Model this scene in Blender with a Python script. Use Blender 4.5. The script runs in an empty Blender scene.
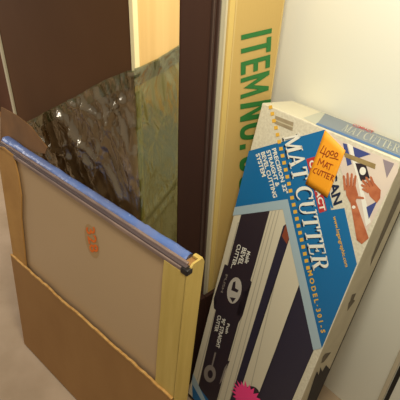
import bpy, bmesh, math, random
from mathutils import Vector, Matrix, noise
random.seed(4)
col = bpy.context.scene.collection

# ------------------------------------------------------------------ camera
F = 450.0; TH = math.radians(37); CAMZ = 1.5
cd = bpy.data.cameras.new('camera'); cam = bpy.data.objects.new('camera', cd); col.objects.link(cam)
cd.sensor_width = 36; cd.lens = F / 400 * 36; cd.clip_start = .02
cam.location = (0, 0, CAMZ); cam.rotation_euler = (math.pi / 2 - TH, 0, 0)
bpy.context.scene.camera = cam
S, Cc = math.sin(TH), math.cos(TH)

def ray(x, y):
    u = -(y - 200)
    return Vector((x - 200, F * Cc + u * S, -F * S + u * Cc))

CO = Vector((0, 0, CAMZ))
def hit(x, y, p0, n):
    d = ray(x, y)
    return CO + d * ((p0 - CO).dot(n) / d.dot(n))

# ------------------------------------------------------------------ materials
def mat(name, c, rough=.6, c2=None, scale=8, bump=0, bscale=120, metal=0, stretch=(1, 1, 1), detail=4, spec=.5, coat=0):
    m = bpy.data.materials.new(name); m.use_nodes = True
    nt = m.node_tree; b = nt.nodes['Principled BSDF']
    b.inputs['Base Color'].default_value = (*c, 1); b.inputs['Roughness'].default_value = rough
    b.inputs['Metallic'].default_value = metal; b.inputs['Specular IOR Level'].default_value = spec
    b.inputs['Coat Weight'].default_value = coat
    tc = nt.nodes.new('ShaderNodeTexCoord'); mp = nt.nodes.new('ShaderNodeMapping')
    mp.inputs['Scale'].default_value = stretch
    nt.links.new(tc.outputs['Object'], mp.inputs[0])
    if c2:
        n = nt.nodes.new('ShaderNodeTexNoise'); n.inputs['Scale'].default_value = scale; n.inputs['Detail'].default_value = detail
        nt.links.new(mp.outputs[0], n.inputs['Vector'])
        r = nt.nodes.new('ShaderNodeValToRGB'); r.color_ramp.elements[0].position = .35; r.color_ramp.elements[1].position = .68
        r.color_ramp.elements[0].color = (*c, 1); r.color_ramp.elements[1].color = (*c2, 1)
        nt.links.new(n.outputs['Fac'], r.inputs[0]); nt.links.new(r.outputs[0], b.inputs['Base Color'])
    if bump:
        n = nt.nodes.new('ShaderNodeTexNoise'); n.inputs['Scale'].default_value = bscale; n.inputs['Detail'].default_value = 3
        nt.links.new(mp.outputs[0], n.inputs['Vector'])
        bp = nt.nodes.new('ShaderNodeBump'); bp.inputs['Strength'].default_value = bump; bp.inputs['Distance'].default_value = .002
        nt.links.new(n.outputs['Fac'], bp.inputs['Height']); nt.links.new(bp.outputs[0], b.inputs['Normal'])
    return m

def srgb(r, g, b):
    f = lambda v: (v / 255 / 12.92) if v / 255 <= .04045 else ((v / 255 + .055) / 1.055) ** 2.4
    return (f(r), f(g), f(b))

M = {}
M['floor'] = mat('concrete', srgb(156, 132, 102), .7, srgb(184, 160, 132), 3.2, .25, 60)
M['wall'] = mat('white_paint', srgb(238, 235, 219), .32, spec=.4)
M['tan'] = mat('tan_card', srgb(192, 160, 92), .75, srgb(198, 167, 99), 3, .12, 200, stretch=(1, 1, .3))
M['tan_pale'] = mat('tan_card_pale', srgb(200, 172, 108), .75)
M['edge_yellow'] = mat('card_fold', srgb(208, 178, 102), .7)
M['green'] = mat('green_ink', srgb(38, 112, 48), .7)
M['foam'] = mat('grey_foam', srgb(168, 158, 132), .7)
M['brown'] = mat('dark_brown_lacquer', srgb(52, 33, 27), .6, srgb(60, 38, 29), 6, stretch=(1, 1, .1), spec=.12)
M['brown_ridge'] = mat('dark_brown_ridge', srgb(72, 54, 46), .4)
M['face'] = mat('dark_face', srgb(90, 60, 34), .85, srgb(98, 66, 39), 2.5, spec=.1)
M['pine'] = mat('pine', srgb(212, 172, 108), .6, srgb(226, 188, 124), 14, .1, 60, stretch=(1, 3, .06))
M['pine_edge'] = mat('pine_edge', srgb(236, 218, 166), .6)
M['pale_strip'] = mat('pale_strip', srgb(196, 184, 152), .6)
M['red_brown'] = mat('red_brown_board', srgb(84, 54, 38), .8, srgb(92, 60, 42), 3, spec=.2)
M['card'] = mat('brown_card', srgb(156, 112, 60), .8, srgb(166, 122, 68), 5, .15, 90, stretch=(1, 1, .5))
M['card_edge'] = mat('torn_edge', srgb(204, 160, 92), .9, srgb(178, 130, 66), 60)
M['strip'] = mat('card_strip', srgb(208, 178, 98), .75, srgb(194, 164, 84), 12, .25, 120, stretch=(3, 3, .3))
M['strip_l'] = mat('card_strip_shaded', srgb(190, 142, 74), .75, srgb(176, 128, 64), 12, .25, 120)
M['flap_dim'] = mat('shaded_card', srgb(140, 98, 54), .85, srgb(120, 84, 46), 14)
M['glass'] = mat('grey_glass', srgb(192, 162, 124), .3, srgb(196, 166, 128), 2, spec=.3)
M['rail'] = mat('brushed_rail', srgb(168, 142, 128), .35, srgb(124, 106, 102), 40, metal=.3, stretch=(.3, 1, 1))
M['rail_dark'] = mat('rail_groove', srgb(84, 70, 70), .5)
M['blue_tape'] = mat('blue_film', srgb(92, 118, 178), .35, srgb(108, 122, 168), 14, .5, 50)
M['black'] = mat('black_plastic', srgb(32, 26, 26), .4)
M['orange_mark'] = mat('orange_marker', srgb(232, 100, 24), .7, srgb(240, 128, 30), 120)
M['orange_halo'] = mat('faded_marker', srgb(182, 146, 100), .5)
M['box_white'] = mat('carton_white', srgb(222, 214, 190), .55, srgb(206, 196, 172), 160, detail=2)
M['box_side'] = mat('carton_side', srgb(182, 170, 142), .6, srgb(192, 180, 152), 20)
M['box_top'] = mat('carton_top', srgb(212, 204, 178), .6)
M['blue'] = mat('print_blue', srgb(22, 104, 160), .4, srgb(26, 112, 168), 3)
M['pale_blue'] = mat('print_pale_blue', srgb(166, 186, 194), .45)
M['cream'] = mat('print_cream', srgb(216, 206, 180), .5)
M['cream2'] = mat('print_cream_line', srgb(184, 174, 152), .5)
M['ink'] = mat('print_dark', srgb(50, 40, 48), .45)
M['ink2'] = mat('print_navy', srgb(46, 42, 60), .45)
M['white'] = mat('print_white', srgb(238, 234, 220), .5)
M['shadow'] = mat('print_shadow', srgb(18, 34, 62), .5)
M['yellow'] = mat('print_yellow', srgb(232, 180, 66), .5)
M['red'] = mat('print_red', srgb(190, 56, 56), .45)
M['navy'] = mat('print_logo', srgb(28, 40, 66), .5)
M['photo'] = mat('photo_ground', srgb(226, 208, 190), .5, srgb(214, 198, 184), 10)
M['photo_blue'] = mat('photo_blue', srgb(66, 78, 136), .5)
M['photo_mauve'] = mat('photo_mauve', srgb(150, 136, 142), .5)
M['photo_bar'] = mat('photo_bar', srgb(164, 142, 96), .5, srgb(146, 122, 76), 60)
M['skin'] = mat('photo_skin', srgb(196, 118, 78), .5, srgb(172, 92, 58), 50)
M['skin_dark'] = mat('photo_skin_line', srgb(140, 70, 46), .5)
M['slot'] = mat('slot', srgb(164, 148, 118), .7, srgb(150, 132, 104), 40)
M['slot_lt'] = mat('slot_light', srgb(196, 184, 152), .7)
M['sticker'] = mat('orange_paper', srgb(244, 160, 28), .6, srgb(248, 168, 40), 8)
M['pen'] = mat('red_pen', srgb(160, 66, 22), .6)
M['pink'] = mat('pink_paper', srgb(255, 70, 140), .5)
M['grey_oval'] = mat('oval_grey', srgb(196, 188, 176), .5)
M['grey_oval2'] = mat('oval_grey_dim', srgb(140, 130, 122), .5)
M['top_blue'] = mat('top_blue_grey', srgb(122, 132, 142), .4)
M['top_blue2'] = mat('top_blue_line', srgb(40, 100, 160), .4)
M['top_pale'] = mat('top_pale_grey', srgb(184, 184, 166), .4)
M['recess'] = mat('recess', srgb(104, 92, 74), .8)
M['dark_hole_and_gap_shade'] = mat('dark_hole_and_gap_shade', srgb(44, 36, 30), .9)
M['gap'] = mat('black_gasket', srgb(26, 22, 20), .6)
M['trim'] = mat('white_trim', srgb(205, 192, 165), .4)

# tinted translucent plastic film
m = bpy.data.materials.new('plastic_film'); m.use_nodes = True; nt = m.node_tree; nt.nodes.clear()
out = nt.nodes.new('ShaderNodeOutputMaterial')
tr = nt.nodes.new('ShaderNodeBsdfTransparent'); tr.inputs[0].default_value = (.82, .72, .54, 1)
gl = nt.nodes.new('ShaderNodeBsdfGlossy'); gl.inputs['Roughness'].default_value = .2; gl.inputs[0].default_value = (.9, .85, .7, 1)
df = nt.nodes.new('ShaderNodeBsdfDiffuse'); df.inputs[0].default_value = (*srgb(122, 98, 66), 1)
tc = nt.nodes.new('ShaderNodeTexCoord'); mp = nt.nodes.new('ShaderNodeMapping'); mp.inputs['Scale'].default_value = (1, 1, .45)
mp.inputs['Rotation'].default_value = (0, .5, 0)
nz = nt.nodes.new('ShaderNodeTexNoise'); nz.inputs['Scale'].default_value = 16; nz.inputs['Detail'].default_value = 3; nz.inputs['Distortion'].default_value = 1.5
bp = nt.nodes.new('ShaderNodeBump'); bp.inputs['Strength'].default_value = .55; bp.inputs['Distance'].default_value = .012
nt.links.new(tc.outputs['Object'], mp.inputs[0]); nt.links.new(mp.outputs[0], nz.inputs['Vector'])
nt.links.new(nz.outputs['Fac'], bp.inputs['Height'])
nt.links.new(bp.outputs[0], gl.inputs['Normal']); nt.links.new(bp.outputs[0], df.inputs['Normal'])
m1 = nt.nodes.new('ShaderNodeMixShader'); m1.inputs[0].default_value = .42
m2 = nt.nodes.new('ShaderNodeMixShader'); m2.inputs[0].default_value = .27
nt.links.new(tr.outputs[0], m1.inputs[1]); nt.links.new(df.outputs[0], m1.inputs[2])
nt.links.new(m1.outputs[0], m2.inputs[1]); nt.links.new(gl.outputs[0], m2.inputs[2])
nt.links.new(m2.outputs[0], out.inputs[0])
M['film'] = m
ms = m.copy(); ms.name = 'plastic_film_doubled'; M['film_side'] = ms
for n in ms.node_tree.nodes:
    if n.type == 'BSDF_TRANSPARENT': n.inputs[0].default_value = (.40, .44, .20, 1)
    if n.type == 'BSDF_DIFFUSE': n.inputs[0].default_value = (*srgb(124, 120, 58), 1)
m = m.copy(); m.name = 'plastic_film_hem'; M['film_hem'] = m
for n in m.node_tree.nodes:
    if n.type == 'BSDF_TRANSPARENT': n.inputs[0].default_value = (.42, .50, .32, 1)
    if n.type == 'BSDF_DIFFUSE': n.inputs[0].default_value = (*srgb(84, 84, 48), 1)

# ------------------------------------------------------------------ helpers
def empty(name, mw, label, cat, group=None):
    o = bpy.data.objects.new(name, None); col.objects.link(o); o.matrix_world = mw
    o.empty_display_size = .05
    o['label'] = label; o['category'] = cat
    if group: o['group'] = group
    return o

def link(name, bm, mats, parent=None, label=None, smooth=False):
    me = bpy.data.meshes.new(name); bm.to_mesh(me); bm.free()
    for k in (mats if isinstance(mats, (list, tuple)) else [mats]): me.materials.append(M[k])
    if smooth:
        for p in me.polygons: p.use_smooth = True
    o = bpy.data.objects.new(name, me); col.objects.link(o)
    if parent: o.parent = parent
    if label: o['label'] = label
    return o

def box(bm, a, b, bev=0, mi=0, seg=2):
    """axis aligned box between corners a and b"""
    n = bmesh.new()
    v = [n.verts.new((x, y, z)) for x in (a[0], b[0]) for y in (a[1], b[1]) for z in (a[2], b[2])]
    for f in ((0, 1, 3, 2), (4, 6, 7, 5), (0, 4, 5, 1), (2, 3, 7, 6), (0, 2, 6, 4), (1, 5, 7, 3)):
        n.faces.new([v[i] for i in f])
    bmesh.ops.recalc_face_normals(n, faces=n.faces)
    if bev: bmesh.ops.bevel(n, geom=n.edges[:], offset=bev, segments=seg, affect='EDGES', profile=.5)
    for f in n.faces: f.material_index = mi
    me = bpy.data.meshes.new('t'); n.to_mesh(me); n.free(); bm.from_mesh(me); bpy.data.meshes.remove(me)
    return bm

def poly3(bm, pts, mi=0):
    vs = [bm.verts.new(p) for p in pts]
    f = bm.faces.new(vs); f.material_index = mi
    if len(pts) > 4: bmesh.ops.triangulate(bm, faces=[f])

def frame_matrix(x, y, z, o):
    return Matrix(((x.x, y.x, z.x, o.x), (x.y, y.y, z.y, o.y), (x.z, y.z, z.z, o.z), (0, 0, 0, 1)))

class Plane:
    """a flat surface: pixel measurements taken once become positions in its own two axes"""
    def __init__(s, mw, o, e1, e2):
        s.mw = mw; s.inv = mw.inverted(); s.o = Vector(o); s.e1 = Vector(e1); s.e2 = Vector(e2); s.n = s.e1.cross(s.e2).normalized()
        s.wn = (mw.to_3x3() @ s.n).normalized(); s.wo = mw @ s.o
    def uv(s, px, py):
        p = s.inv @ hit(px, py, s.wo, s.wn) - s.o
        return Vector((p.dot(s.e1), p.dot(s.e2)))
    def at(s, uv, k=0):
        return s.o + s.e1 * uv[0] + s.e2 * uv[1] + s.n * (k * .0004)
    def poly(s, bm, px, k=1, mi=0, clip=None):
        q = [s.uv(*p) for p in px]
        if clip: q = [Vector((min(max(a.x, clip[0]), clip[1]), min(max(a.y, clip[2]), clip[3]))) for a in q]
        poly3(bm, [s.at(a, k) for a in q], mi)

CAP = [None]
def text_polys(txt, bold=0, shear=0):
    cu = bpy.data.curves.new('t', 'FONT'); cu.body = txt; cu.size = 1; cu.offset = bold; cu.shear = shear; cu.resolution_u = 3
    ob = bpy.data.objects.new('t', cu); col.objects.link(ob)
    dg = bpy.context.evaluated_depsgraph_get()
    me = bpy.data.meshes.new_from_object(ob.evaluated_get(dg))
    v = [(p.co.x, p.co.y) for p in me.vertices]; f = [tuple(p.vertices) for p in me.polygons]
    bpy.data.objects.remove(ob); bpy.data.curves.remove(cu); bpy.data.meshes.remove(me)
    return v, f

def put_text(bm, pl, txt, start, end, top, k=2, bold=0.01, mi=0, shear=0, glyph=None):
    """start/end: baseline ends, top: cap height above start"""
    if CAP[0] is None:
        v, f = text_polys('H'); CAP[0] = max(y for x, y in v)
    v, f = glyph(txt) if glyph else text_polys(txt, bold, shear)
    cap = 1 if glyph else CAP[0]
    x0 = min(x for x, y in v); x1 = max(x for x, y in v)
    a, b, c = (pl.uv(*q) for q in (start, end, top))
    vs = [bm.verts.new(pl.at(a + (b - a) * ((x - x0) / (x1 - x0)) + (c - a) * (y / cap), k)) for x, y in v]
    for q in f:
        try: bm.faces.new([vs[i] for i in q]).material_index = mi
        except ValueError: pass

# hand built serif capitals, unit cap height
def serif(txt):
    V = []; Fc = []; x = [0]
    def q(pts):
        n = len(V); V.extend([(a + x[0], b) for a, b in pts]); Fc.append(tuple(range(n, n + len(pts))))
    def bar(x0, y0, x1, y1): q([(x0, y0), (x1, y0), (x1, y1), (x0, y1)])
    def arc(cx, cy, rx, ry, a0, a1, w0, w1, n=14):
        P = []
        for i in range(n + 1):
            t = i / n; a = math.radians(a0 + (a1 - a0) * t); w = w0 + (w1 - w0) * math.sin(math.pi * t)
            P.append(((cx + rx * math.cos(a), cy + ry * math.sin(a)), (cx + (rx - w) * math.cos(a), cy + (ry - w * .6) * math.sin(a))))
        for i in range(n): q([P[i][0], P[i + 1][0], P[i + 1][1], P[i][1]])
    sf = .055
    for i, ch in enumerate(txt):
        if ch == ' ': x[0] += .34; continue
        if ch == 'M':
            bar(0, 0, .26, sf); bar(.72, 0, 1.08, sf); bar(.0, 1 - sf, .28, 1); bar(.82, 1 - sf, 1.06, 1)
            q([(.09, 0), (.16, 0), (.19, 1), (.12, 1)]); q([(.84, 0), (1.0, 0), (.96, 1), (.82, 1)])
            q([(.12, 1), (.28, 1), (.58, .12), (.50, 0)]); q([(.50, 0), (.58, 0), (.90, 1), (.82, 1)]); w = 1.08
        elif ch == 'A':
            bar(-.04, 0, .24, sf); bar(.52, 0, .88, sf)
            q([(.06, 0), (.13, 0), (.45, .92), (.41, 1)]); q([(.60, 0), (.78, 0), (.46, 1), (.40, 1)]); bar(.22, .32, .62, .39); w = .84
        elif ch == 'T':
            bar(.03, .93, .77, 1); bar(.32, 0, .48, 1); bar(.2, 0, .6, sf)
            q([(.03, .76), (.07, .76), (.12, .95), (.03, .95)]); q([(.73, .76), (.77, .76), (.77, .95), (.68, .95)]); w = .8
        elif ch == 'C':
            arc(.45, .5, .45, .52, 42, 318, .05, .17, 20); bar(.74, .70, .79, .98); w = .84
        elif ch == 'U':
            bar(0, 1 - sf, .36, 1); bar(.58, 1 - sf, .88, 1); bar(.1, .35, .26, 1); bar(.7, .35, .77, 1)
            arc(.435, .36, .335, .38, 180, 360, .14, .06); w = .88
        elif ch == 'E':
            bar(0, 0, .66, sf); bar(0, 1 - sf, .62, 1); bar(.1, 0, .26, 1); bar(.2, .48, .5, .54)
            bar(.46, .40, .5, .62); q([(.58, 1), (.62, 1), (.62, .76), (.59, .76)]); q([(.66, 0), (.61, 0), (.65, .26), (.69, .26)]); w = .74
        elif ch == 'R':
            bar(0, 0, .36, sf); bar(0, 1 - sf, .4, 1); bar(.1, 0, .26, 1)
            arc(.4, .74, .32, .26, -90, 90, .06, .15, 12); bar(.2, .48, .42, .54)
            q([(.34, .5), (.5, .5), (.82, 0), (.66, 0)]); bar(.62, 0, .9, sf); w = .88
        x[0] += w + .07
    return V, Fc

# heavy block letters for the carton stencil
def block(txt):
    V = []; Fc = []; x = [0]
    def q(pts):
        n = len(V); V.extend([(a + x[0], b) for a, b in pts]); Fc.append(tuple(range(n, n + len(pts))))
    def bar(x0, y0, x1, y1): q([(x0, y0), (x1, y0), (x1, y1), (x0, y1)])
    def ring(w, h=1, s=.17, y=0, n=28):
        P = []
        for i in range(n):
            a = 2 * math.pi * i / n; c, t = math.cos(a), math.sin(a)
            e = .72
            ex = math.copysign(abs(c) ** e, c); ey = math.copysign(abs(t) ** e, t)
            P.append(((w / 2 + w / 2 * ex, y + h / 2 + h / 2 * ey), (w / 2 + (w / 2 - s) * ex, y + h / 2 + (h / 2 - s * .9) * ey)))
        for i in range(n):
            j = (i + 1) % n; q([P[i][0], P[j][0], P[j][1], P[i][1]])
    for ch in txt:
        s = .18; w = .55
        if ch == 'I': bar(0, 0, s, 1); w = s
        elif ch == 'T': bar(0, 1 - s * .9, .58, 1); bar(.2, 0, .2 + s, 1 - s * .9); w = .58
        elif ch == 'E':
            bar(0, 0, s, 1)
            for y in (0, .5 - s * .45, 1 - s * .9): bar(s, y, .52, y + s * .9)
            w = .52
        elif ch == 'M':
            bar(0, 0, s, 1); bar(.68, 0, .68 + s, 1); q([(s, 1), (s, .62), (.43, .1), (.43, .45)]); q([(.43, .1), (.68, .62), (.68, 1), (.43, .45)]); w = .68 + s
        elif ch == 'N':
            bar(0, 0, s, 1); bar(.46, 0, .46 + s, 1); q([(s, 1), (s, .66), (.46, 0), (.46, .34)]); w = .46 + s
        elif ch == 'O': ring(.62); w = .62
        elif ch == '0': ring(.54); w = .54
        elif ch == '8': ring(.52, .54, .15, .46); ring(.56, .54, .15, 0); w = .56
        elif ch == '.': bar(0, 0, .2, .2); w = .2
        elif ch == ' ': w = .12
        x[0] += w + .13
    return V, Fc

def hvec(x, y): return Vector((x, y, 0)).normalized()
def lean_axes(w, deg):
    """w: horizontal unit vector to the right along the face; returns right, back, up"""
    n = Vector((-w.y, w.x, 0)); L = math.radians(deg)
    return w, Vector((n.x * math.cos(L), n.y * math.cos(L), -math.sin(L))), Vector((n.x * math.sin(L), n.y * math.sin(L), math.cos(L)))

# ------------------------------------------------------------------ setting
WN = hvec(.76, .65); WW = hvec(.65, -.76)          # wall normal (away) and direction to the right
D1 = 1.13; WD = .8110 * D1
bm = bmesh.new()
vs = [(-4, -1.6, 0), (3, -1.6, 0), (3, 5, 0), (-4, 5, 0)]
poly3(bm, vs); fl = link('floor', bm, 'floor'); fl['kind'] = 'structure'
bm = bmesh.new()
box(bm, (-4.6, 0, 0), (1.9, .08, 2.5), 0)
wl = link('wall_back', bm, 'wall'); wl['kind'] = 'structure'
wl.matrix_world = frame_matrix(WW, WN, Vector((0, 0, 1)), WN * WD)
# dark upright joint with its pale cover strip, low on the right of the wall
pj = hit(393, 384, WN * WD, WN); xj = pj.dot(WW)
bm = bmesh.new()
box(bm, (xj - .004, -.003, 0), (xj + .008, .001, 2.5), .0005, 0)
box(bm, (xj - .020, -.007, 0), (xj - .006, .001, 2.5), .002, 1)
tm = link('trim_1', bm, ['gap', 'trim']); tm['kind'] = 'structure'
tm.matrix_world = wl.matrix_world

# ------------------------------------------------------------------ the mat cutter carton
w = Vector((.67787, -.73518, 0)); t = Vector((.71110, .65566, -.25385)); u = Vector((.18663, .17208, .96724))
W1, T1 = .3201 * D1, .1129 * D1
A1 = CO + Vector((.13371, .89963, -.41568)) * D1
L1 = (A1.z - .25385 * T1 - .001) / .96724
mw = frame_matrix(w, t, u, A1 - u * L1)
cut = empty('mat_cutter_box', mw, 'long blue and white mat cutter carton with orange price note, leaning on white wall', 'box')
bm = bmesh.new(); box(bm, (0, 0, 0), (W1, T1, L1), .0025, 0, 2)
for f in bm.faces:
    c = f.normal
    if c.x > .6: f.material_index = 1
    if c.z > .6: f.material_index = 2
link('carton', bm, ['box_white', 'box_side', 'box_top'], cut)
FR = Plane(mw, (0, 0, 0), (1, 0, 0), (0, 0, 1))
CL = (.001, W1 - .001, .002, L1 - .001)
# blue field
bm = bmesh.new()
FR.poly(bm, [(325.5, 129.5), (249, 151), (235, 208), (288, 200), (318, 335)], 1)
FR.poly(bm, [(325.5, 129.5), (318, 335), (331, 210)], 1)
FR.poly(bm, [(331, 210), (318, 335), (322, 348), (357, 264), (344.5, 208)], 1, clip=CL)
link('blue_field', bm, 'blue', cut, 'blue printed field of the carton front')
bm = bmesh.new()
FR.poly(bm, [(192, 378), (150, 560), (250, 600)], 2.4, clip=CL)
link('blue_corner', bm, 'blue', cut, 'small blue triangle low on the left edge')
bm = bmesh.new()
FR.poly(bm, [(192, 372), (192, 383), (204, 440), (210, 440)], 2.8, clip=CL)
link('corner_stripe', bm, 'pale_blue', cut)
bm = bmesh.new()
FR.poly(bm, [(235, 207), (288, 199), (283, 209), (233, 215.5)], 3)
FR.poly(bm, [(288, 199), (322, 348), (313.5, 350), (283, 209)], 3)
link('border_stripe', bm, 'pale_blue', cut, 'pale blue stripe around the product picture')
# product picture
bm = bmesh.new()
FR.poly(bm, [(233.5, 215.5), (283, 209), (313.5, 350), (240, 600), (150, 600), (192, 374)], 1, 0, clip=(.003, W1 - .004, .01, L1))
for a, b in (((272, 211), (206, 440)), ((275.5, 210.5), (213, 440)), ((279, 210), (219, 440)), ((280, 260), (238, 440)), ((238, 222), (197, 380))):
    FR.poly(bm, [a, (a[0] + .9, a[1]), (b[0] + .9, b[1]), b], 1.6, 1)
FR.poly(bm, [(241.5, 214), (270, 210.5), (256, 262), (236, 330), (206, 440), (186, 440), (216, 310), (230, 260)], 2, 2)
FR.poly(bm, [(225, 264), (229, 266), (245, 274), (252, 282), (249, 293), (245.5, 293), (239, 313), (243, 315), (237, 326), (229, 322), (214, 308), (217, 302), (214, 298)], 2.4, 2)
FR.poly(bm, [(243, 291), (247, 291), (239, 321), (235, 320)], 2.4, 2)
FR.poly(bm, [(236, 314), (240, 316), (236, 330), (232, 329)], 2.5, 2)
FR.poly(bm, [(226, 360), (230, 361), (225, 372), (220, 372)], 2.5, 2)
FR.poly(bm, [(283.5, 226), (286, 224), (291, 234), (272, 289), (231, 420), (224, 420), (264, 290)], 2, 3)
FR.poly(bm, [(302, 277), (316, 345), (311, 355), (262, 470), (232, 470), (259.5, 392), (298.5, 290)], 2, 3)
FR.poly(bm, [(286, 224.5), (290.5, 234), (287, 244), (282, 236)], 2.4, 4)
link('product_picture', bm, ['cream', 'cream2', 'ink', 'ink2', 'skin_dark'], cut, 'printed picture of the white cutter rails and dark tracks')
def disc(bm, pl, c, a, b, k, mi, n=20):
    """ellipse with centre c and two half-axis pixel tips a, b"""
    o, p, q = pl.uv(*c), pl.uv(*a), pl.uv(*b)
    poly3(bm, [pl.at(o + (p - o) * math.cos(2 * math.pi * i / n) + (q - o) * math.sin(2 * math.pi * i / n), k) for i in range(n)], mi)
bm = bmesh.new()
disc(bm, FR, (234.5, 290.5), (241, 294), (231, 303), 3, 0)
FR.poly(bm, [(233.5, 282), (236, 281), (235.5, 288), (239, 290), (237.5, 292.5), (231.5, 290)], 3.4, 2)
FR.poly(bm, [(230, 297), (236, 298), (233, 302.5)], 3.4, 2)
link('cutter_head_print', bm, ['grey_oval', 'grey_oval2', 'ink'], cut)
bm = bmesh.new()
disc(bm, FR, (210, 373.5), (216, 375), (209, 382), 3, 1); disc(bm, FR, (210.5, 374), (213, 375), (210, 378), 3.4, 2)
link('cutter_head_print', bm, ['grey_oval', 'grey_oval2', 'ink'], cut)
bm = bmesh.new(); FR.poly(bm, [(225, 367), (228, 363), (223, 380), (219.5, 384)], 3)
link('cutter_lever_print', bm, 'grey_oval2', cut)
bm = bmesh.new(); FR.poly(bm, [(215, 352), (216.5, 352.5), (213, 366), (211.5, 366)], 3)
link('cutter_lever_print', bm, 'grey_oval2', cut)
bm = bmesh.new()
put_text(bm, FR, 'PUSH', (226, 274), (221, 292), (228, 274.6), 3, .02)
link('head_caption', bm, 'grey_oval2', cut)
for rows in ((('Mobile', (247.5, 250.5), (245, 263), (251, 251), .3), ('BEVEL', (243, 247), (238, 264), (247, 248.5), 0), ('CUTTER...', (238, 244), (231, 268), (241.5, 245), 0)),
             (('90\u00b0 STRAIGHT', (222.5, 318), (216, 347), (226, 319), 0), ('CUTTER', (218.3, 315), (214.5, 331), (221.5, 316), 0), ('Push', (227.5, 323), (225.5, 333), (230, 324), 0))):
    bm = bmesh.new()
    for tx_, p_, q_, r_, sh_ in rows: put_text(bm, FR, tx_, p_, q_, r_, 3, .02, shear=sh_)
    link('picture_caption', bm, 'white', cut)
# title
def thick(glyphfn): return glyphfn
bm = bmesh.new()
put_text(bm, FR, 'MAT CUTTER', (282.2, 138), (312.2, 271.2), (297.0, 134), 3, glyph=serif)
link('title_shadow', bm, 'shadow', cut)
bm = bmesh.new()
put_text(bm, FR, 'MAT CUTTER', (283.6, 136.3), (313.6, 269.5), (299.4, 132.3), 4, glyph=serif)
put_text(bm, FR, 'MAT CUTTER', (283.9, 137.1), (313.9, 270.3), (299.7, 133.1), 4.2, glyph=serif)
link('title_lettering', bm, 'white', cut, 'large white serif lettering reading down the carton')
bm = bmesh.new()
sq = [(270.6, 107.5), (272.4, 114), (274, 121), (276, 128), (277.6, 135), (279.3, 142)] + [(281 + 27 * i / 17, 149 + 119 * i / 17) for i in range(18)]
for i, (x, y) in enumerate(sq):
    r = 1.8
    FR.poly(bm, [(x - r, y - r), (x + r, y - r - .6), (x + r + .5, y + r - .8), (x - r + .5, y + r)], 3)
link('dotted_line', bm, 'yellow', cut, 'row of small yellow squares beside the title')
bm = bmesh.new()
put_text(bm, FR, 'M O D E L \u00b7 3 0 1 - S', (308.0, 271), (321.6, 333), (311.9, 269.8), 3, .035)
link('model_lettering', bm, 'yellow', cut)
bm = bmesh.new()
put_text(bm, FR, 'PRECISION 32"', (272.2, 149), (284.6, 194), (275.8, 147.6), 3, .03)
put_text(bm, FR, 'STRAIGHT &', (266.6, 150.8), (276.4, 187), (270.2, 149.4), 3, .03)
put_text(bm, FR, 'BEVEL CUTTING', (261.2, 152.6), (273.8, 198), (264.8, 151.2), 3, .03)
put_text(bm, FR, 'SYSTEM', (256.0, 154.2), (262.6, 177), (259.6, 152.8), 3, .03)
link('slogan_lettering', bm, 'white', cut)
bm = bmesh.new()
FR.poly(bm, [(306.5, 159), (315, 156.5), (327, 210.5), (319.5, 213)], 2)
link('red_band', bm, 'red', cut, 'small red band under the orange note')
bm = bmesh.new()
put_text(bm, FR, 'COMPACT', (309.2, 161), (320.6, 211), (314.2, 159.6), 3, .03)
link('band_lettering', bm, 'white', cut)
bm = bmesh.new()
put_text(bm, FR, 'LOGAN', (323.5, 155), (334.2, 205.5), (331.5, 151), 3, .03, 0)
FR.poly(bm, [(327.4, 192), (329.2, 191), (333.6, 207.4), (331.8, 208)], 3, 1)
link('maker_lettering', bm, ['navy', 'blue'], cut)
bm = bmesh.new()
put_text(bm, FR, 'www.logangraphic.com', (333.2, 216.5), (345.6, 267), (336.4, 215.6), 3, .015)
link('web_lettering', bm, 'yellow', cut)
# photograph of hands
bm = bmesh.new()
FR.poly(bm, [(332, 137), (398, 163), (398, 172), (361, 243), (351, 206)], 1, 0)
FR.poly(bm, [(343, 143), (347, 144), (352, 164), (347.5, 166)], 2, 1)
FR.poly(bm, [(347.5, 143), (353, 146), (367, 205), (371, 222), (366, 226), (358, 180)], 1.6, 2)
FR.poly(bm, [(353, 146.5), (371, 154), (355.5, 159)], 2.4, 1)
FR.poly(bm, [(383, 159), (394.5, 163.5), (387, 178)], 2.4, 3)
FR.poly(bm, [(366.5, 207), (377.5, 201), (369, 219)], 2.4, 1)
FR.poly(bm, [(355.5, 163), (366, 164), (370, 178), (361, 181)], 2.6, 4)
disc(bm, FR, (363, 171), (366.2, 171), (363, 175), 3, 2)
FR.poly(bm, [(344, 152), (376, 164), (375.2, 169), (345, 157)], 2.8, 5)
# left forearm and hand: a palm with four fingers and a thumb
FR.poly(bm, [(350, 199), (356, 201), (369, 238), (362, 244), (357, 240)], 2.6, 6)
FR.poly(bm, [(345.5, 185), (356, 186), (358.5, 195), (355, 203), (350, 202), (346.5, 195)], 2.8, 6)
for a, b in (((345.5, 190), (344, 176)), ((348.5, 188), (347.8, 173.5)), ((351.5, 188), (352, 174)), ((354.3, 188), (355.8, 176)), ((356, 197), (363.5, 198))):
    dx, dy = b[0] - a[0], b[1] - a[1]; l = math.hypot(dx, dy); nx, ny = -dy / l * 1.35, dx / l * 1.35
    FR.poly(bm, [(a[0] + nx, a[1] + ny), (b[0] + nx * .8, b[1] + ny * .8), (b[0] + dx / l * 1.2, b[1] + dy / l * 1.2), (b[0] - nx * .8, b[1] - ny * .8), (a[0] - nx, a[1] - ny)], 3.0, 6)
disc(bm, FR, (354, 207), (355.8, 207), (354, 208.6), 3.2, 2)
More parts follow.
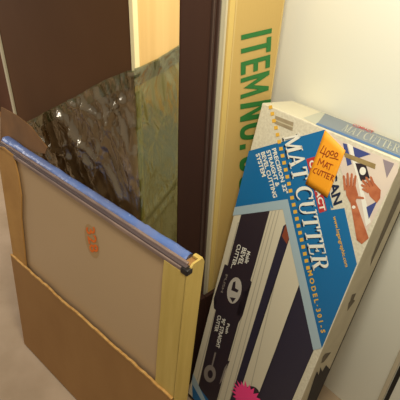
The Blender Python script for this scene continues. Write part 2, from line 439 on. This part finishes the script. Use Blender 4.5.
# right hand reaching in from the side
FR.poly(bm, [(366, 183), (374, 182), (381, 190), (380.5, 198), (377, 203), (370, 196)], 2.8, 6)
for a, b in (((368, 186), (363, 180.5)), ((371, 184.5), (366.5, 177.5)), ((374, 185), (371, 177)), ((369, 192), (363, 189)), ((369, 189), (362, 185))):
    dx, dy = b[0] - a[0], b[1] - a[1]; l = math.hypot(dx, dy); nx, ny = -dy / l * 1.4, dx / l * 1.4
    FR.poly(bm, [(a[0] + nx, a[1] + ny), (b[0] + nx * .8, b[1] + ny * .8), (b[0] + dx / l * 1.2, b[1] + dy / l * 1.2), (b[0] - nx * .8, b[1] - ny * .8), (a[0] - nx, a[1] - ny)], 3.0, 6)
for a, b in (((347, 187), (346, 178)), ((350, 187), (350, 177)), ((353, 187), (353.8, 178)), ((370, 187), (366, 181)), ((373, 186), (370, 180))):
    FR.poly(bm, [a, (a[0] + .5, a[1]), (b[0] + .5, b[1]), b], 3.4, 7)
link('hands_picture', bm, ['photo', 'photo_blue', 'white', 'photo_mauve', 'ink', 'photo_bar', 'skin', 'skin_dark'], cut, 'printed picture of two hands working a cutter')
bm = bmesh.new()
FR.poly(bm, [(275.6, 115.6), (293.8, 122.5), (292.6, 131), (274.6, 123.3)], 2, 0)
FR.poly(bm, [(275.2, 119.2), (293.2, 126.3), (293, 127.6), (275, 120.4)], 2.4, 1)
link('rail_end_print', bm, ['slot', 'slot_lt'], cut)
# top face
TP = Plane(mw, (0, 0, L1), (1, 0, 0), (0, 1, 0))
bm = bmesh.new()
cl = (.002, W1 - .002, .002, T1 - .002)
TP.poly(bm, [(303, 118), (316, 124.5), (330, 115), (322, 111.8)], 1, 2, clip=cl)
TP.poly(bm, [(316, 125), (330, 113), (352, 121), (440, 152), (440, 178), (400, 158.5), (350, 138)], 1.5, 0, clip=cl)
TP.poly(bm, [(315, 124.8), (317, 123), (350, 136), (402, 157), (440, 173), (440, 176), (400, 158.5), (350, 138.6)], 2, 1, clip=cl)
link('top_print', bm, ['top_blue', 'top_blue2', 'top_pale'], cut, 'blue grey print across the carton top')
bm = bmesh.new()
put_text(bm, TP, 'MAT CUTTER', (341, 130.5), (398, 153.5), (347, 124.8), 3, glyph=serif)
put_text(bm, TP, 'COMPACT', (352, 126), (372, 133.8), (354, 124), 3, .02, mi=1)
link('top_lettering', bm, ['top_pale', 'red'], cut)
# right side: fold slot, scuffs, torn opening
SD = Plane(mw, (W1, 0, 0), (0, 1, 0), (0, 0, 1))
bm = bmesh.new(); cl = (.004, T1 - .004, .004, L1 - .004)
SD.poly(bm, [(402, 182), (406, 186), (381, 240), (370, 266), (371.5, 258), (380, 236)], 1.5, 0, clip=cl)
link('fold_slot', bm, 'recess', cut, 'long dark slot in the carton side')
bm = bmesh.new(); SD.poly(bm, [(352, 294.5), (356, 293), (352.5, 299), (355, 300.5), (350, 307), (347, 311), (348.5, 303), (350.8, 300)], 1.5, 0, clip=cl)
link('scuff', bm, 'recess', cut)
bm = bmesh.new(); SD.poly(bm, [(331, 352), (326, 356), (323.5, 362), (321, 363), (322.5, 357), (325, 353.5)], 1.5, 0, clip=cl)
link('scuff', bm, 'recess', cut)
bm = bmesh.new(); box(bm, (W1 - .004, T1 - .005, .003), (W1 + .0006, T1 + .0006, L1 - .01))  # dark strip added as the shade in the gap between carton and wall
link('rear_gap_shade', bm, 'dark_hole_and_gap_shade', cut, 'dark strip painted as gap shade along the rear edge')
bm = bmesh.new()
SD.poly(bm, [(314.5, 377), (317, 371), (318.5, 375), (320.5, 367), (322, 371.5), (326, 365), (331, 368), (331, 384), (324, 410), (302, 450), (298, 425), (307, 400)], 1.5, clip=cl)
link('torn_opening', bm, 'dark_hole_and_gap_shade', cut, 'dark torn opening low on the carton side')
# orange price note, slightly lifted off the print
bm = bmesh.new()
q = [FR.uv(*p) for p in ((325.5, 130), (346, 150.5), (328, 197.5), (306, 183.5))]
N = 8
g = [[bm.verts.new(FR.at(q[0].lerp(q[1], i / N).lerp(q[3].lerp(q[2], i / N), j / N), 5 + 2 * (j / N) ** 2 * (1 + .4 * math.sin(i)))) for j in range(N + 1)] for i in range(N + 1)]
for i in range(N):
    for j in range(N): bm.faces.new((g[i][j], g[i + 1][j], g[i + 1][j + 1], g[i][j + 1]))
nt_ = link('price_note', bm, 'sticker', cut, 'orange paper price note with red handwriting', True)
SN = nt_.modifiers.new('s', 'SOLIDIFY'); SN.thickness = .0003
bm = bmesh.new()
def strokes(pl, lines, k, wd):
    for L in lines:
        for a, b in zip(L, L[1:]):
            dx, dy = b[0] - a[0], b[1] - a[1]; l = math.hypot(dx, dy) or 1; nx, ny = -dy / l * wd, dx / l * wd; ex, ey = dx / l * wd * .6, dy / l * wd * .6
            pl.poly(bm, [(a[0] + nx - ex, a[1] + ny - ey), (b[0] + nx + ex, b[1] + ny + ey), (b[0] - nx + ex, b[1] - ny + ey), (a[0] - nx - ex, a[1] - ny - ey)], k)
def circ(cx, cy, rx, ry, rot=25, n=9):
    r = math.radians(rot)
    return [(cx + rx * math.cos(2 * math.pi * i / n) * math.cos(r) - ry * math.sin(2 * math.pi * i / n) * math.sin(r), cy + rx * math.cos(2 * math.pi * i / n) * math.sin(r) + ry * math.sin(2 * math.pi * i / n) * math.cos(r)) for i in range(n + 1)]
K = 9
strokes(FR, [[(325, 145.5), (321, 152), (326.2, 154)], [(327, 147.5), (323.3, 157)],
             circ(328.6, 153.6, 1.5, 3.3), circ(333, 152.8, 1.6, 2.2), circ(337, 154.6, 1.6, 2.2), [(330.6, 157.2), (335, 158), (339, 159.4)]], K, .42)
strokes(FR, [[(318.3, 164.5), (320.8, 158.2), (321.8, 163.4), (325, 160), (323.6, 166.2)],
             [(324.6, 167), (328.2, 162), (327.8, 168.4)], [(325.8, 165.4), (328.2, 166.2)], [(329, 163), (334, 164.8)], [(331.6, 164), (329.6, 169.6)]], K, .42)
strokes(FR, [[(318, 168.4), (315.2, 168.6), (313.8, 171.4), (315.8, 173.2)], [(319.8, 169), (317.8, 173), (319.6, 174.6), (321.8, 170.4)],
             [(322, 170.4), (325.2, 171.6)], [(323.8, 171), (322, 175.6)], [(325.4, 171.8), (328.4, 172.8)], [(327, 172.4), (325, 177)],
             [(331.4, 174), (329, 173.2), (327, 178), (329.6, 179)], [(328.2, 175.6), (330, 176.4)], [(331, 180), (333, 174.6), (334.8, 176), (332.4, 177.4), (333.6, 181)]], K, .42)
link('price_handwriting', bm, 'pen', nt_)
# pink starburst
bm = bmesh.new()
c = FR.uv(247.5, 400)
rx = (FR.uv(261.5, 400) - c).length
disc(bm, FR, (251, 395), (260, 395), (251, 404), 3.4, 1)
P = []
for i in range(44):
    a = 2 * math.pi * i / 44; r = rx * (1.05 if i % 2 == 0 else .74) * (1 + .05 * math.sin(i * 1.9))
    P.append(FR.at(c + Vector((math.cos(a) * r, math.sin(a) * r)), 4.4))
cv = bm.verts.new(FR.at(c, 4.4)); pv = [bm.verts.new(p) for p in P]
for i in range(44): bm.faces.new((cv, pv[i], pv[(i + 1) % 44]))
link('starburst_badge', bm, ['pink', 'ink'], cut, 'bright pink spiky badge near the bottom')

# ------------------------------------------------------------------ packages standing in a row along the wall
LEAN = 3.0
wt = hvec(.8, -.6) if False else Vector((.6, -.8, 0))
tx, ty, tz = lean_axes(wt, LEAN)
d = ray(278.0, 50); s_ = (WD - .066) / (WN.dot(Vector((d.x, d.y, 0))))
P0 = CO + d * s_
SP = tx                                              # spine plane normal (to the right)
def local_on(px, py, p0, x, y, z):
    p = hit(px, py, p0, x) - p0
    return p.dot(y)
y226 = local_on(225.8, 50, P0, tx, ty, tz)
HT = 1.46; LT = .44
base = P0 + ty * y226
base = base - tz * (base.z / tz.z)                   # right front bottom corner
lift = abs(ty.z) * (-y226)
o = base - tx * LT + tz * (lift / tz.z)
TT = -y226
mwT = frame_matrix(tx, ty, tz, o)
tan = empty('tall_carton', mwT, 'tall tan cardboard carton with green stencilled lettering, standing against the white wall', 'box')
bm = bmesh.new(); box(bm, (0, 0, 0), (LT, TT, HT), .003, 0)
link('carton', bm, 'tan', tan)
bm = bmesh.new()
box(bm, (LT - .002, .002, .002), (LT + .0012, .016, HT - .004), .0005, 0)
box(bm, (LT - .002, .018, .002), (LT + .0008, .022, HT - .004), .0003, 1)
link('folded_edge', bm, ['edge_yellow', 'tan_pale'], tan, 'paler folded edge strip')
bm = bmesh.new(); box(bm, (LT - .002, TT - .006, .002), (LT + .001, TT - .001, HT - .004), .0004, 0)
link('folded_edge', bm, 'tan_pale', tan)
TS = Plane(mwT, (LT, 0, 0), (0, 1, 0), (0, 0, 1))
bm = bmesh.new()
put_text(bm, TS, 'ITEM', (240.9, 35), (240.2, 99), (271.6, 28), 3, glyph=block)
link('stencil_word', bm, 'green', tan, 'green block word ITEM')
bm = bmesh.new()
put_text(bm, TS, 'NO.', (240.1, 104), (239.4, 150), (270.6, 99), 3, glyph=block)
link('stencil_word', bm, 'green', tan, 'green block word NO.')
bm = bmesh.new()
put_text(bm, TS, '08', (239.3, 157), (238.6, 192), (269.5, 153), 3, glyph=block)
link('stencil_word', bm, 'green', tan, 'green block digits')

# thin grey panel between carton and dark frame
q0 = mwT @ Vector((LT, 0, 0))
wx, wy, wz = lean_axes(Vector((.65, -.76, 0)).normalized(), LEAN)
Q = hit(225.6, 50, P0, tx) - wy * .002
def slab(px_front, p0, extra=0):
    return local_on(px_front, 50, p0, wx, wy, wz)
def place(Q, yf, length, back_gap=0):
    """front right corner of a slab whose spine lies in the plane through Q; returns matrix with origin left front bottom and thickness"""
    T = -yf - back_gap
    b = Q + wy * yf
    b = b - wz * (b.z / wz.z) + wz * (abs(wy.z) * T / wz.z)
    return frame_matrix(wx, wy, wz, b - wx * length), T
yf = slab(219.3, Q)
mwG, TG = place(Q, yf, .60)
gp = empty('foam_panel', mwG, 'thin grey white panel edge squeezed between dark frame and tan carton', 'panel')
bm = bmesh.new(); box(bm, (0, 0, 0), (.60, TG, 1.45), .001)
link('board', bm, 'foam', gp)
bm = bmesh.new(); box(bm, (.599, TG * .62, .002), (.6012, TG - .001, 1.448), .0003)
link('edge_tape', bm, 'pale_strip', gp)
# dark brown package with moulded edge
Q2 = Q + wy * (yf - .002)
yf2 = slab(180.3, Q2)
mwB, TB = place(Q2, yf2, .62)
br = empty('dark_brown_frame', mwB, 'tall dark brown frame with ridged edge standing beside the tan carton', 'frame')
bm = bmesh.new(); box(bm, (0, 0, 0), (.62, TB * .76, 1.45), .003)
link('frame_body', bm, 'brown', br)
bm = bmesh.new()
box(bm, (0, TB * .76, .0), (.616, TB, 1.45), .002)
for k, (a, b, e) in enumerate(((.765, .80, .624), (.845, .865, .620), (.93, .985, .622))):
    box(bm, (.02, TB * a, .001), (e, TB * b, 1.449), .0015, 1)
link('edge_moulding', bm, ['brown', 'brown_ridge'], br, 'ridged moulding along the frame edge')
BS = Plane(mwB, (.62, 0, 0), (0, 1, 0), (0, 0, 1)); hz_ = BS.uv(212, 287).y
bm = bmesh.new()  # plain dark block around the frame foot, reaching across panel and carton edge
box(bm, (.55, -.001, .001), (.636, TB - .001, hz_ - .004), .003)
box(bm, (.628, TB - .006, .001), (.640, TB + TG + .075, hz_), .003)
link('dark_foot_block', bm, 'brown', br, 'dark block around the foot of the frame')
# pine sided crate with a dark front face
Q3 = Q2 + wy * (yf2 - .002)
yf3 = slab(134.5, Q3)
lw = 0
mwC, TC = place(Q3, yf3, .70)
fo = mwC @ Vector((.70, 0, 0))
pL = hit(9.5, 90, fo, wy)
LC = (fo - pL).dot(wx) + .0
mwC, TC = place(Q3, yf3, LC)
cr = empty('picture_crate', mwC, 'large dark faced picture crate with pale pine side, wrapped below in plastic', 'crate')
HC = 1.46
bm = bmesh.new(); box(bm, (LC - .022, .010, 0), (LC, TC, HC), .002)
link('side_board', bm, 'pine', cr, 'pale pine side board')
bm = bmesh.new(); box(bm, (LC - .012, -.001, 0), (LC + .0015, .010, HC), .0015)
link('corner_strip', bm, 'pine_edge', cr, 'whitish corner strip')
bm = bmesh.new(); box(bm, (.016, .002, 0), (LC - .012, .012, HC), .001)
link('front_panel', bm, 'face', cr, 'flat dark brown front panel')
bm = bmesh.new(); box(bm, (-.004, -.003, 0), (.016, .012, HC), .002)
link('edge_strip', bm, 'pale_strip', cr, 'thin pale strip down the left edge')
bm = bmesh.new(); box(bm, (0, .012, 0), (LC - .022, TC, HC), .002)
link('rear_body', bm, 'face', cr)

# ------------------------------------------------------------------ plastic bag pulled over the lower crate
CF = Plane(mwC, (0, 0, 0), (1, 0, 0), (0, 0, 1)); CS = Plane(mwC, (LC, 0, 0), (0, 1, 0), (0, 0, 1))
hemF = [CF.uv(*p) for p in ((16, 131), (30, 121), (50, 110), (80, 95), (108, 79), (133.5, 69))]
hemS = [CS.uv(*p) for p in ((136, 68), (150, 61), (165, 53), (179.5, 44))]
path = [(a.x, 'f', a.y) for a in hemF] + [(a.x, 's', a.y) for a in hemS]
def hem_at(sx):
    """sx: distance along the wrap, 0 at face left, LC at the corner"""
    pts = [(a.x, a.y) for a in hemF] + [(LC + max(a.x, 0), a.y) for a in hemS]
    if sx <= pts[0][0]: return pts[0][1]
    for (x0, y0), (x1, y1) in zip(pts, pts[1:]):
        if sx <= x1: return y0 + (y1 - y0) * (sx - x0) / max(x1 - x0, 1e-6)
    return pts[-1][1]
bag = empty('plastic_bag', mwC, 'wrinkled translucent olive plastic bag covering the lower crate behind the grey glazed frame', 'plastic bag')
KN = CF.uv(118, 105)
def fs(x, y): a = CF.uv(x, y); return (a.x, a.y)
def ss(x, y): a = CS.uv(x, y); return (LC + a.x, a.y)
FOLDS = [(fs(24, 128), fs(75, 160), .008, .9), (fs(45, 118), fs(52, 150), .006, .8), (fs(60, 112), fs(105, 170), .007, .9), (fs(80, 100), fs(104, 120), .006, .7),
         (fs(118, 105), fs(98, 180), .007, 1.0), (fs(118, 105), fs(133, 150), .006, .8), (fs(86, 125), fs(84, 175), .006, .8),
         (ss(178, 176), ss(140, 222), .010, 1.6), (ss(176, 190), ss(142, 235), .006, 1.2), (ss(140, 80), ss(150, 130), .005, .7)]
def film(s0, s1, zf0, zf1, nx, nz_, off, amp):
    bm = bmesh.new(); G = []
    for i in range(nx + 1):
        s = s0 + (s1 - s0) * i / nx; row = []
        h = hem_at(s)
        for j in range(nz_ + 1):
            z0, z1 = zf0(h), zf1(h)
            z = z0 + (z1 - z0) * j / nz_
            q = Vector((s * 9 + z * 4, z * 5 - s * 3, 3.1)); r = Vector((s * 24 + z * 14, z * 13 - s * 8, 7.7))
            k = (1 - abs(noise.noise(q) * 2)) ** 3 * .8 + (1 - abs(noise.noise(r) * 2)) ** 4 * .45
            # long gathers running up toward the left end of the hem
            rad = math.atan2(z - (h - .05), s - .02)
            k += .5 * (1 - abs(math.sin(rad * 16))) ** 2 * max(0, 1 - s / .45)
            dx, dz = s - KN.x, z - KN.y; rr = math.hypot(dx, dz)
            k += 1.0 * math.exp(-rr / .05) * (1 - abs(math.sin(math.atan2(dz, dx) * 4.5 + rr * 20))) ** 2
            for (la, lb, wd_, am) in FOLDS:
                ex, ez = lb[0] - la[0], lb[1] - la[1]; l2 = ex * ex + ez * ez
                tt = max(0, min(1, ((s - la[0]) * ex + (z - la[1]) * ez) / l2))
                dd = math.hypot(s - la[0] - ex * tt, z - la[1] - ez * tt)
                k += am * math.exp(-(dd / wd_) ** 2) * math.sin(math.pi * (.15 + .7 * tt))
            fade = 1 if s < LC + TC - .02 else max(0, (LC + TC - s) / .02)
            o_ = off + amp * max(0, k) * fade
            # rounded turn at the corner
            if s <= LC: p = Vector((s, -o_, z))
            else: p = Vector((LC + o_ * .45, s - LC, z))
            if abs(s - LC) < .006: p = Vector((LC + o_ * .3, -o_ * .5, z))
            row.append(bm.verts.new(p))
        G.append(row)
    for i in range(nx):
        for j in range(nz_): bm.faces.new((G[i][j], G[i + 1][j], G[i + 1][j + 1], G[i][j + 1]))
    return bm
s0 = .018; s1 = LC + TC - .002
link('film', film(s0, LC + .001, lambda h: .12, lambda h: h - .004, 190, 130, .003, .013), 'film', bag, smooth=True)
link('side_film', film(LC - .008, s1, lambda h: .12, lambda h: h - .004, 40, 130, .003, .006), 'film_side', bag, 'olive doubled film over the pale side', smooth=True)
link('hem', film(s0, s1, lambda h: h - .034, lambda h: h, 160, 6, .0045, .008), 'film_hem', bag, 'doubled darker hem of the bag', True)

# ------------------------------------------------------------------ reddish board far left, leaning on the wall
bx, by, bz = lean_axes(WW, 1.8)
pb = hit(9, 119, WN * (WD - .075), WN); pb.z = 0
mwR = frame_matrix(bx, by, bz, pb - bx * 1.0)
mwR.translation.z = .001
bk = empty('reddish_board', mwR, 'dark reddish brown board standing at the wall left of the picture crate', 'board')
bm = bmesh.new(); box(bm, (0, 0, 0), (1.35, .018, 1.6), .002)
link('board', bm, 'red_brown', bk)
bm = bmesh.new(); box(bm, (0, -.006, .001), (1.35, .002, .05), .002)
link('bottom_rail', bm, 'card', bk, 'lighter brown bottom rail')

# ------------------------------------------------------------------ glazed frame in a cut down cardboard sleeve
w = Vector((.74400, -.66817, 0)); t = Vector((.66159, .73667, -.14003)); u = Vector((.09357, .10419, .99015))
D2 = .913; W2, T2 = .8344 * D2, .0533 * D2
A2 = CO + Vector((-.02638, .70076, -.71291)) * D2
H2 = (A2.z - .14003 * T2 - .001) / .99015
mwF = frame_matrix(w, t, u, A2 - u * H2 - w * W2)
fr = empty('sleeved_picture_frame', mwF, 'large grey glazed frame in a cut down cardboard sleeve, leaning front left on the floor', 'picture frame')
GF = Plane(mwF, (0, 0, 0), (1, 0, 0), (0, 0, 1))
def jag(n, amp, seed):
    r = random.Random(seed); return [r.uniform(-amp, amp) for _ in range(n)]
bm = bmesh.new(); box(bm, (.012, .004, .01), (W2 - .012, .010, H2 - .014), .001)
link('glazing', bm, 'glass', fr, 'grey brown glossy glazing')
bm = bmesh.new(); box(bm, (.004, .012, .004), (W2 - .004, T2 - .004, H2 - .006), .002)
link('backing', bm, 'card', fr)
# metal rail along the top: lip, groove, lip
bm = bmesh.new()
box(bm, (.004, -.003, H2 - .020), (W2 - .006, .006, H2 - .009), .002, 0)
box(bm, (.004, .0, H2 - .011), (W2 - .006, .010, H2 - .005), .001, 1)
box(bm, (.004, .008, H2 - .012), (W2 - .010, .016, H2 - .001), .002, 0)
link('top_rail', bm, ['rail', 'rail_dark'], fr, 'metal frame rail along the top')
# blue film rolled along the top back edge
bm = bmesh.new(); n = 120; G = []
js = jag(n + 1, 1, 5)
for i in range(n + 1):
    x = .0 + (W2 - .022) * i / n; row = []
    for a in range(9):
        an = math.radians(-20 + 200 * a / 8)
        r = .0135 + .0010 * js[i] * math.sin(a) + .0025 * noise.noise(Vector((x * 18, a * .5, 0))) + .003 * max(0, 1 - x / .12)
        row.append(bm.verts.new((x, .029 - math.cos(an) * r * 1.05, H2 - .010 + math.sin(an) * r * 1.1)))
    G.append(row)
for i in range(n):
    for a in range(8): bm.faces.new((G[i][a], G[i + 1][a], G[i + 1][a + 1], G[i][a + 1]))
for e in (G[0], G[-1]): bm.faces.new(e)
link('blue_film', bm, 'blue_tape', fr, 'blue protective film along the top edge', True)
# right cardboard edge: U channel with rounded top
iu = GF.uv(164, 253).x
bm = bmesh.new()
zt = H2 - .018
def sheet(bm, pts, y, th):
    n = len(pts); a = [bm.verts.new((p[0], y, p[1])) for p in pts]; b = [bm.verts.new((p[0], y + th, p[1])) for p in pts]
    bm.faces.new(a); bm.faces.new(b[::-1])
    for i in range(n): bm.faces.new((a[i], b[i], b[(i + 1) % n], a[(i + 1) % n]))
jr = jag(24, .0009, 8)
L_ = [(iu + .004 * k / 23 + jr[k], .0 + zt * k / 23) for k in range(24)][::-1]
sheet(bm, [(W2, .0), (W2, zt)] + L_, -.0035, .004)
link('front_flap', bm, 'strip', fr, 'tan cardboard flap folded over the right end')
bm = bmesh.new()
prof = [(-.0035, 0), (-.0035, H2 - .017), (.004, H2 - .016), (.008, H2 - .004), (.014, H2 + .002), (T2 - .012, H2 + .003), (T2 - .004, H2 - .001), (T2, H2 - .010), (T2, .0)]
a = [bm.verts.new((W2 - .002, y, z)) for y, z in prof]; b = [bm.verts.new((W2 + .003, y, z)) for y, z in prof]
bm.faces.new(a[::-1]); bm.faces.new(b)
for i in range(len(prof)): j = (i + 1) % len(prof); bm.faces.new((a[i], a[j], b[j], b[i]))
bmesh.ops.recalc_face_normals(bm, faces=bm.faces)
box(bm, (W2 - .020, T2 - .014, H2 - .006), (W2 + .001, T2 - .003, H2 + .002), .002)
link('side_flap', bm, 'strip', fr, 'tan cardboard end of the sleeve')
bm = bmesh.new()
box(bm, (W2 - .016, -.0055, H2 - .021), (W2 + .004, .013, H2 - .006), .003)
link('corner_cap', bm, 'black', fr, 'black plastic corner of the rail')
# left flap, wavy inner edge
pl_ = [(-1, 152), (7, 150), (14, 155), (19, 175), (22, 196), (22, 219), (27, 262), (30, 300), (33, 345), (27, 345), (17, 262), (12, 245), (4, 185)]
q = [GF.uv(*p) for p in [(4, 147), (14, 155), (19, 175), (22, 196), (22, 219), (25, 245), (29, 285), (33, 340)]]
inner = [(a.x, max(a.y, .0)) for a in q]; inner[-1] = (inner[-1][0], 0)
jl = jag(len(inner), .002, 3)
bm = bmesh.new(); sheet(bm, [(.0, 0), (.0, H2 - .016)] + [(x + jl[i], z) for i, (x, z) in enumerate(inner)], -.003, .004)
box(bm, (-.002, -.003, 0), (.002, T2, H2 - .012), .001)
link('left_flap', bm, 'strip_l', fr, 'tan cardboard flap folded over the left end')
bm = bmesh.new()
q = [GF.uv(*p) for p in [(-14, 146), (-14, 110), (0, 118), (9, 125), (16, 131), (21, 138), (32, 152), (30, 158), (10, 154)]]
sheet(bm, [(a.x, a.y) for a in q], T2 - .004, .003)
link('rear_flap', bm, 'flap_dim', fr, 'brown cardboard rear flap poking up at the left end')
# lower pocket
pa, pb2 = GF.uv(14, 254), GF.uv(172, 394)
n = 60; jp = jag(n + 1, .0022, 11)
top = []
for i in range(n + 1):
    x = -.004 + (W2 + .003) * i / n
    z = pa.y + (pb2.y - pa.y) * (x - pa.x) / (pb2.x - pa.x) + jp[i] + .004 * noise.noise(Vector((x * 9, 0, 2)))
    top.append((x, z))
bm = bmesh.new(); sheet(bm, [(-.004, 0.0), ] + top[:] + [(W2 - .001, 0.0)], -.0095, .005)
link('front_pocket', bm, 'card', fr, 'brown cardboard pocket across the lower half')
bm = bmesh.new()
for i in range(n):
    (x0, z0), (x1, z1) = top[i], top[i + 1]
    wv = .0035 + .002 * abs(jp[i]) / .0022
    v = [bm.verts.new(p) for p in ((x0, -.0105, z0 - wv), (x1, -.0105, z1 - wv), (x1, -.0105, z1 + .001), (x0, -.0105, z0 + .001))]
    v2 = [bm.verts.new(p) for p in ((x1, -.004, z1 + .001), (x0, -.004, z0 + .001))]
    bm.faces.new(v); bm.faces.new((v[3], v[2], v2[0], v2[1]))
link('torn_edge', bm, 'card_edge', fr, 'pale torn top edge of the pocket')
bm = bmesh.new()
put_text(bm, GF, '328', (85, 228), (89.5, 253), (93, 227), 1, .02)
o = link('price_mark', bm, 'orange_mark', fr, 'small orange number on the glazing')
o.location.y = .0035
bm = bmesh.new()
disc(bm, GF, (90.5, 242), (97, 243), (94, 259), 0, 0)
o = link('faded_marker_patch', bm, 'orange_halo', fr); o.location.y = .0037

# ------------------------------------------------------------------ light
W = bpy.data.worlds.new('room'); bpy.context.scene.world = W; W.use_nodes = True
W.node_tree.nodes['Background'].inputs[0].default_value = (1, .90, .74, 1); W.node_tree.nodes['Background'].inputs[1].default_value = .25
def area(name, loc, to, size, power, colr):
    l = bpy.data.lights.new(name, 'AREA'); l.size = size; l.energy = power; l.color = colr
    o = bpy.data.objects.new(name, l); col.objects.link(o); o.location = loc
    o.rotation_euler = (Vector(to) - Vector(loc)).to_track_quat('-Z', 'Y').to_euler()
area('ceiling_lamp', (.12, .32, 1.95), (.30, .85, 1.0), .30, 16, (1, .955, .80))
area('window_light', (-2.0, 1.9, 1.5), (-1.15, 1.9, 0), .8, 24, (1, .94, .90))
sc = bpy.context.scene
sc.view_settings.view_transform = 'Standard'; sc.view_settings.look = 'None'
